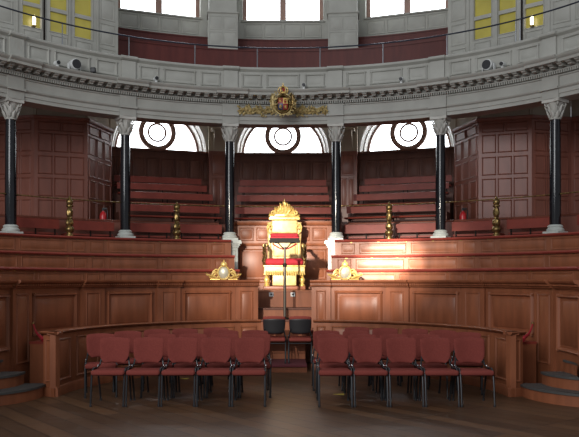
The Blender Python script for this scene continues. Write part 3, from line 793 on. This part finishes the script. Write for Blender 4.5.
g = MB(); g.lathe([(.085, 0), (.092, .0), (.098, .03), (.09, .035), (.08, .03)], (X, Y - .02, cz), 20)
for i in range(6):
    a = i * pi / 3; g.tube([(X + .095 * cos(a) * (1 - .0) * f2, Y - .02 + .095 * sin(a) * f2, cz + .03 + h) for f2, h in ((1, 0), (1.12, .05), (.9, .10), (.4, .125), (0, .115))], .011, 6)
g.ball((X, Y - .02, cz + .17), .025, 8); g.wbox(X - .006, X + .006, Y - .026, Y - .014, cz + .19, cz + .235); g.wbox(X - .018, X + .018, Y - .026, Y - .014, cz + .207, cz + .219)
cr = g.build('crown', M['gold'], t)
MB().ball((X, Y - .02, cz + .06), .075, 10, (1, 1, .9)).build('crown_cap', M['shield_red'], cr)
for s, sd in SIDE:
    q0 = .22; t = None; g = MB(); rr = random.Random(11 + s)
    for k in range(95):
        f = rr.random(); u = s * (.18 + f * .70); v = 5.325 + .085 * (1 - .3 * f) * rr.uniform(-1, 1)
        p = m(u, v, rr.uniform(.03, .07)); an = rr.uniform(-1.3, 1.3)
        dv = Vector(m(u + .1 * s, v, .05)) - Vector(m(u, v, .05)); dv.normalize()
        d = dv * cos(an) + Vector((0, 0, 1)) * sin(an); nr = Vector(m(u, v, 1)) - Vector(m(u, v, 0))
        g.leaf(p, d, nr, rr.uniform(.07, .12), rr.uniform(.03, .055), .3)
    g.tube([m(s * (.15 + .74 * i / 20), 5.325 + .025 * sin(i * 1.1), .03) for i in range(21)], .014, 6)
    tag(g.build('gilded_garland', M['gilt_pale']), f'carved gilt leaf garland on the frieze {sd} of the coat of arms', 'garland')

# ------------------------------------------------------------------ gilt cartouches on the barrier
for s, sd in SIDE:
    x, y, _ = pol(4.03, s * (16.2 if s < 0 else 17.0)); z = 1.621
    t = thing('gilt_cartouche', f'gilded oval cartouche with scrolls on top of the {sd} barrier beside the throne', 'ornament', (x, y, z))
    L = lambda dx, dy, dz: (x + dx, y + dy, z + dz)
    g = MB(); g.ball(L(0, -.0, .135), .13, 14, (.78, .42, .98)); g.build('oval_boss', M['silver'], t)
    g = MB(); g.tube([L(.108 * cos(a), -.03, .135 + .132 * sin(a)) for a in [2 * pi * i / 28 for i in range(29)]], .014, 8)
    g.lathe([(.055, 0), (.06, .01), (.04, .03)], L(0, 0, 0), 16)
    g.build('rim', M['gold'], t)
    g = MB(); g.lathe([(.055, 0), (.06, .02), (.066, .04), (.055, .075), (.03, .095), (.012, .1), (.016, .115), (.008, .13), (.002, .132)], L(0, 0, .25), 16).build('crown', M['gold'], t)
    for sg in (-1, 1):
        g = MB(); pts = []
        for i in range(22):
            f = i / 21; a = f * 2.6 * pi; rr = .075 * (1 - .72 * f); pts.append(L(sg * (.15 + rr * cos(a)), .0, .085 + rr * sin(a)))
        g.tube([L(sg * .10, 0, .18), L(sg * .15, 0, .2), L(sg * .20, 0, .16)] + pts, .018, 8)
        g.tube([L(sg * .2, 0, .04), L(sg * .24, .01, .03), L(sg * .28, .01, .06)], [.02, .022, .01], 8)
        g.tube([L(sg * .08, 0, .012), L(sg * .26, .01, .012)], .012, 6)
        for k in range(6): g.leaf(L(sg * (.12 + .03 * k), -.02, .03 + .01 * k), (sg, -.1, .5), (0, -1, 0), .08, .04)
        g.build('scroll', M['gold'], t)

# ------------------------------------------------------------------ throne
TX, TY, TZ = .03, 16.05, 1.411
t = thing('throne', 'gilded ceremonial throne with crimson cushions in the spotlit recess', 'throne', (TX, TY, TZ))
L = lambda a, b_, c: (TX + a, TY + b_, TZ + c)
MB().rbox(L(0, 0, .04), (.88, .76, .08), .015, 2).build('plinth', M['wood'], t)
for sx in (-1, 1):
    for sy in (-1, 1):
        MB().lathe([(.06, .08), (.065, .11), (.035, .13), (.05, .17), (.062, .21), (.05, .25), (.03, .27), (.045, .29), (.045, .34)], L(sx * .37, sy * .3, 0), 16).build('leg', M['gold'], t)
g = MB(); g.rbox(L(0, 0, .42), (.86, .74, .2), .02, 3); g.build('seat_frame', M['gilt_paint'], t)
g = MB()
for i in range(17): g.leaf(L(-.38 + i * .0475, -.385, .40), (0, -.2, -1), (0, -1, 0), .10, .045, .2)
g.rbox(L(0, -.375, .5), (.88, .03, .035), .01, 2); g.rbox(L(0, -.375, .33), (.88, .03, .02), .008, 2)
g.build('fringe', M['gold'], t)
MB().rbox(L(0, -.1, .33 - .12), (.5, .5, .24), .02, 2).build('footboard', M['gilt_paint'], t)
MB().rbox(L(0, -.04, .585), (.80, .68, .15), .07, 5, lambda q: (q.x, q.y, q.z + .035 * (1 - (q.x / .4) ** 2) * (1 - (q.y / .34) ** 2) if q.z > 0 else q.z)).build('seat_cushion', M['velvet'], t)
g = MB()
for sx in (-1, 1): g.lathe([(.05, .5), (.055, .6), (.04, .7), (.05, .85), (.04, 1.0), (.055, 1.2), (.04, 1.4), (.06, 1.46)], L(sx * .32, .30, 0), 14)
g.rbox(L(0, .31, 1.0), (.62, .06, .95), .02, 2); g.build('back_frame', M['gilt_paint'], t)
g = MB(); g.rbox(L(0, .27, .9), (.48, .05, .36), .03, 3); g.build('back_panel', M['gilt_paint'], t)
g = MB(); g.tube([L(-.26 + .52 * i / 12, .24, 1.0 - .12 * sin(pi * i / 12)) for i in range(13)], .014, 8); g.build('red_swag', M['velvet'], t)
MB().rbox(L(0, .18, 1.17), (.60, .16, .09), .04, 4).build('head_cushion', M['velvet'], t)
# upper back, drum shaped
g = MB(); g.rbox(L(0, .28, 1.37), (.56, .12, .30), .03, 3); 
g.build('upper_back', M['gilt_paint'], t)
for sx in (-1, 1):
    g = MB(); pts = []
    for i in range(24):
        f = i / 23; a = f * 2.6 * pi; rr = .06 * (1 - .7 * f); pts.append(L(sx * (.31 + rr * cos(a)), .22, 1.36 + rr * sin(a)))
    g.tube([L(sx * .30, .22, 1.2), L(sx * .36, .22, 1.27)] + pts, .018, 8); g.build('volute', M['gold'], t)
    # arms: carved beast-like scroll arm
    g = MB(); g.tube([L(sx * .39, .28, .95), L(sx * .40, .1, .98), L(sx * .41, -.12, .92), L(sx * .41, -.28, .93)], [.03, .032, .036, .04], 10)
    pts = []
    for i in range(20):
        f = i / 19; a = f * 2.4 * pi; rr = .055 * (1 - .7 * f); pts.append(L(sx * .41, -.30 - rr * cos(a) * .9, .9 + rr * sin(a)))
    g.tube(pts, .022, 8)
    g.tube([L(sx * .40, -.28, .5), L(sx * .43, -.31, .62), L(sx * .39, -.27, .72), L(sx * .42, -.3, .82), L(sx * .41, -.29, .9)], [.04, .045, .03, .04, .03], 10)
    for k in range(10): g.leaf(L(sx * .41, -.33, .52 + .04 * k), (sx * random.uniform(.2, 1), -.4, .4), (0, -1, 0), .08, .04)
    g.build('arm', M['brass'], t)
g = MB(); g.rbox(L(0, .26, 1.54), (.68, .2, .07), .02, 3); g.rbox(L(0, .26, 1.585), (.62, .16, .03), .01, 2); g.build('crest_rail', M['gold'], t)
g = MB(); rr = random.Random(5)
dome = [(.32, 0), (.325, .03), (.30, .055), (.285, .06), (.27, .085), (.22, .105), (.19, .13), (.165, .17), (.12, .205), (.07, .225), (.02, .235)]
bb = MB().lathe(dome, (0, 0, 0), 28, lambda an, z: 1 + .05 * cos(an * 8)); g.add([L(p[0], .25 + p[1] * .42, 1.59 + p[2]) for p in bb.v], bb.f)
for k in range(70):
    an = rr.uniform(pi, 2 * pi); j = rr.uniform(0, 9.9); i0_ = int(j); f = j - i0_
    r0 = dome[i0_][0] * (1 - f) + dome[i0_ + 1][0] * f; z0 = dome[i0_][1] * (1 - f) + dome[i0_ + 1][1] * f
    nr = (cos(an), sin(an) * .42, .25); d = (-cos(an) * .5 + rr.uniform(-.5, .5), 0, 1)
    g.leaf(L(r0 * cos(an), .25 + r0 * sin(an) * .42, 1.59 + z0), d, nr, rr.uniform(.05, .08), rr.uniform(.03, .045), .35)
for sx in (-1, 1):
    pts = []
    for i in range(20):
        f = i / 19; a = f * 2.4 * pi; r2 = .05 * (1 - .7 * f); pts.append(L(sx * (.24 - r2 * cos(a)), .12, 1.65 + r2 * sin(a)))
    g.tube(pts, .016, 8)
g.build('crest', M['gold'], t)
MB().lathe([(.03, 0), (.045, .02), (.02, .04), (.035, .07), (.03, .1), (.012, .12), (.004, .17)], L(0, .25, 1.80), 12).build('finial', M['gold'], t)

# ------------------------------------------------------------------ tall reading stand in front of the throne
sx, sy, sz = .035, 14.55, .861
t = thing('reading_stand', 'tall dark metal reading stand in front of the throne', 'lectern', (sx, sy, sz))
MB().lathe([(.13, 0), (.13, .012), (.05, .03), (.022, .05), (.02, .08)], (sx, sy, sz), 24).build('base', M['iron'], t)
MB().lathe([(.028, .05), (.028, 1.0), (.03, 1.0), (.03, 1.05), (.022, 1.06), (.022, 1.40)], (sx, sy, sz), 16).build('pole', M['pole_metal'], t)
MB().lathe([(.014, 1.0), (.042, 1.02), (.042, 1.07), (.014, 1.09)], (sx, sy, sz), 16).build('collar', M['iron'], t)
g = MB()
for d in (-1, 1): g.tube([(sx, sy, sz + 1.36), (sx + d * .06, sy, sz + 1.40), (sx + d * .12, sy, sz + 1.47), (sx + d * .2, sy, sz + 1.485)], .012, 8)
g.build('bracket', M['iron'], t)
MB().wbox(sx - .30, sx + .29, sy - .2, sy + .2, sz + 1.485, sz + 1.525).wbox(sx - .29, sx + .28, sy - .21, sy - .2, sz + 1.475, sz + 1.56).build('tray', M['iron'], t)
MB().rbox((sx, sy, sz + 1.56), (.56, .38, .065), .028, 3).build('tray_pad', M['velvet'], t)

# ------------------------------------------------------------------ fire extinguishers
for x, y, lb in ((-3.98, 16.62, 'left'), (3.98, 16.62, 'right')):
    z = 2.82
    t = thing('fire_extinguisher', f'red fire extinguisher at the inner edge of the {lb} wooden turret', 'fire extinguisher', (x, y, z))
    MB().lathe([(.01, 0), (.07, .005), (.075, .02), (.075, .22), (.06, .28), (.028, .31), (.026, .33)], (x, y, z), 20).build('cylinder', M['red'], t)
    MB().lathe([(.026, .325), (.03, .35), (.02, .38)], (x, y, z), 12).wbox(x - .015, x + .09, y - .012, y + .012, z + .375, z + .395).build('valve', M['plastic'], t)
    MB().tube([(x + .02, y, z + .36), (x + .1, y - .02, z + .34), (x + .1, y - .02, z + .2), (x + .085, y - .02, z + .1)], .012, 8).build('hose', M['plastic'], t)

# ------------------------------------------------------------------ chairs
def make_chair():
    t = thing('stacking_chair', 'chair', 'chair')
    # backrest outline
    def back(y0, th, inset, z0, z1, square=False):
        b = MB(); na, nb = 14, 16; vs = []; fs = []
        def hw(f):   # half width at height fraction
            w = .190 + .013 * min(1, f * 1.6)
            rb, rt = .36, .07
            if square: return w - inset - (.05 * (1 - f / .12) ** 2 if f < .12 else 0)
            if f < rb: w *= (1 - .34 * (1 - f / rb) ** 2.4) if f > 0 else .66
            if f > 1 - rt: w *= 1 - .10 * ((f - 1 + rt) / rt) ** 2
            return w - inset
        for side in (0, 1):
            for j in range(nb + 1):
                f = j / nb; f = .5 - .5 * cos(pi * f); z = z0 + (z1 - z0) * f
                for i in range(na + 1):
                    a = -1 + 2 * i / na; a = sin(a * pi / 2)
                    e = max(0, 1 - abs(a) ** 5) ** .5 * max(0, 1 - abs(2 * f - 1) ** 9) ** .5
                    zz = z - (.012 * a * a if f > .9 else 0)
                    y = y0 + .09 * (z - z0) / .4 - .05 * a * a + .01 * (f - .5) ** 2
                    vs.append((a * hw(f), y + (th / 2 * e if side else -th / 2 * e), zz))
        k = (na + 1) * (nb + 1)
        for side in (0, 1):
            for j in range(nb):
                for i in range(na):
                    a = side * k + j * (na + 1) + i; q = (a, a + 1, a + na + 2, a + na + 1); fs.append(q if side == 0 else q[::-1])
        return b.add(vs, fs)
    back(.212, .05, 0, .515, .85).build('backrest', M['fabric'], t, False, 60)
    back(.243, .02, .006, .53, .80, True).build('back_shell', M['plastic'], t, False, 60)
    s = MB(); s.rbox((0, -.01, .445), (.435, .43, .066), .031, 4, lambda q: (q.x * (1 - .06 * (q.y + .2) / .4 * (1 if q.y > -.2 else 0)), q.y - .025 * (1 - (q.x / .23) ** 2) * (1 if q.y < 0 else 0), q.z - .02 * max(0, -q.y / .2) ** 3 - .03 * (q.y + .2) / .4))
    s.build('seat', M['fabric'], t, False, 60)
    MB().rbox((0, 0, .412), (.41, .38, .02), .01, 2).build('seat_pan', M['plastic'], t, False)
    for sx in (-1, 1):
        MB().tube([(sx * .209, -.245, .012), (sx * .210, -.21, .25), (sx * .210, -.165, .44), (sx * .210, -.09, .475)], .0125, 8).build('front_leg', M['steel'], t, False)
        MB().tube([(sx * .203, .27, .012), (sx * .206, .20, .25), (sx * .209, .13, .42), (sx * .210, .03, .47), (sx * .210, -.09, .475)], .0125, 8).build('rear_leg', M['steel'], t, False)
        MB().tube([(sx * .20, .02, .47), (sx * .205, .14, .468), (sx * .197, .20, .49), (sx * .185, .222, .56), (sx * .17, .245, .62)], .011, 8).build('back_support', M['steel'], t, False)
        MB().ball((sx * .210, .15, .485), .011, 6).build('screw_cap', M['chrome'], t, False)
        for (fx, fy) in ((.209, -.245), (.203, .27)):
            MB().lathe([(.016, 0), (.017, .01), (.015, .03)], (sx * fx, fy, 0), 10).build('foot_cap', M['plastic'], t, False)
    MB().tube([(-.210, -.0, .40), (.210, -.0, .40)], .010, 8).tube([(-.206, .17, .35), (.206, .17, .35)], .008, 8).build('crossbar', M['steel'], t, False)
    return t
proto = make_chair(); used = [False]
def chair(x, y, rz, label, group, z=0):
    if not used[0]: o = proto; used[0] = True
    else: o = copy_tree(proto)
    o.location = (x, y, z); o.rotation_euler = (0, 0, rz); o['label'] = label; o['group'] = group
    return o
ordn = ['first', 'second', 'third', 'fourth', 'fifth', 'sixth']
def back_to_xy(px, yb):     # plan position of a back rest seen at bearing px/751
    return px / 751 * yb
def row(sd, nm, lst, rotk):
    g = f'red chairs {nm} of the {sd} block'
    lst = sorted(lst, key=lambda q: abs(q[0]))
    for i, (dx, yb) in enumerate(lst):
        x = dx / 751 * yb
        rz = -rotk * x
        lb = f'red upholstered chair, {ordn[i]} from the aisle {nm} of the {sd} block'
        # back top sits .30 behind the seat centre
        chair(x + .28 * sin(rz), yb - .28 * cos(rz), rz, lb, g)
row('left', 'in the front row', [(d, 10.12) for d in (-167, -133.4, -99.8, -66.2, -32.6)], .0)
row('left', 'in the second row', [(-120.5, 10.85), (-89.4, 10.85), (-58, 10.85), (-26.6, 10.85)], 0)
row('left', 'in the short third row', [(-57.5, 11.55), (-28, 11.55)], 0)
row('left', 'in the curved back row', [(-182, 10.85), (-155, 11.4), (-126, 11.8), (-98, 12.0), (-67, 12.25)], .09)
row('right', 'in the front row', [(50, 10.1), (83.8, 10.1), (117.6, 10.1), (151.4, 10.1), (185.2, 10.1)], 0)
row('right', 'in the second row', [(47.5, 10.75), (79, 10.75), (110.5, 10.75), (142, 10.75)], 0)
row('right', 'in the short third row', [(43, 11.5), (72.5, 11.5)], 0)
row('right', 'in the curved back row', [(74, 12.35), (102, 12.1), (132, 11.95), (160, 11.6), (184, 11.15)], .09)
chair(-.16, 13.72, pi, 'red chair showing its black back, left of the pair on the dais', 'chairs on the centre dais', .125)
chair(.31, 13.72, pi, 'red chair showing its black back, right of the pair on the dais', 'chairs on the centre dais', .125)
# yellow cards on the floor
for x, y, lb in ((.80, 10.62, 'right'), (-1.62, 12.3, 'left')):
    c = MB().add([(x - .09, y + .02, .001), (x + .06, y - .06, .001), (x + .07, y + .09, .001), (x - .09, y + .02, .004), (x + .06, y - .06, .004), (x + .07, y + .09, .004)], [(0, 1, 2), (5, 4, 3), (0, 1, 4, 3), (1, 2, 5, 4), (2, 0, 3, 5)])
    tag(c.build('floor_card', M['yellow']), f'small yellow card lying on the floor under the {lb} chairs', 'card')

# ------------------------------------------------------------------ light
w = bpy.data.worlds.new('World'); SC.world = w; w.use_nodes = True
bg = w.node_tree.nodes['Background']; bg.inputs['Color'].default_value = (0.90, 0.94, 1.0, 1); bg.inputs['Strength'].default_value = 0.33
def area(name, loc, tgt, size, power, col=(1, 1, 1)):
    l = bpy.data.lights.new(name, 'AREA'); l.shape = 'RECTANGLE'; l.size, l.size_y = size; l.energy = power; l.color = col
    o = bpy.data.objects.new(name, l); COL.objects.link(o); o.location = loc
    o.rotation_euler = (Vector(tgt) - Vector(loc)).to_track_quat('-Z', 'Y').to_euler(); return o
def spotl(name, loc, tgt, ang, power, blend, col=(1, .86, .66), r=.05):
    l = bpy.data.lights.new(name, 'SPOT'); l.spot_size = rad(ang); l.spot_blend = blend; l.energy = power; l.color = col; l.shadow_soft_size = r
    o = bpy.data.objects.new(name, l); COL.objects.link(o); o.location = loc
    o.rotation_euler = (Vector(tgt) - Vector(loc)).to_track_quat('-Z', 'Y').to_euler(); return o
area('hall_window_light', (-8, -5, 9), (0, 14, 4), (10, 6), 1400, (.97, .98, 1)).data.specular_factor = .3
spotl('throne_spot', (-3.3, 2.2, 4.5), (.05, 16, 2.3), 9.0, 10000, .45, (1, .92, .8))
spotl('bench_spot', (-3.0, 2.2, 4.9), (2.1, 15.2, 2.02), 6.5, 48000, 1.0, (1, .92, .8))
spotl('bench_flood', (-3.1, 2.3, 4.8), (2.2, 15.2, 2.0), 14, 9000, 1.0, (1, .92, .8))
spotl('wide_spot', (-3.2, 2.2, 4.7), (.2, 15.4, 2.0), 22, 5000, 1.0, (1, .9, .76))

# ------------------------------------------------------------------ camera
cd = bpy.data.cameras.new('camera'); cam_o = bpy.data.objects.new('camera', cd); COL.objects.link(cam_o)
cam_o.location = (0, 0, EYE); cam_o.rotation_euler = (pi / 2, 0, 0)
cd.sensor_fit = 'HORIZONTAL'; cd.sensor_width = 36; cd.lens = 36 * 751 / 579
cd.shift_x = 6.5 / 579; cd.shift_y = 61.5 / 579
cd.clip_start = .05; cd.clip_end = 200
SC.camera = cam_o
SC.view_settings.view_transform = 'Standard'; SC.view_settings.look = 'None'; SC.view_settings.gamma = 1; SC.view_settings.use_curve_mapping = False
SC.view_settings.exposure = 0.45
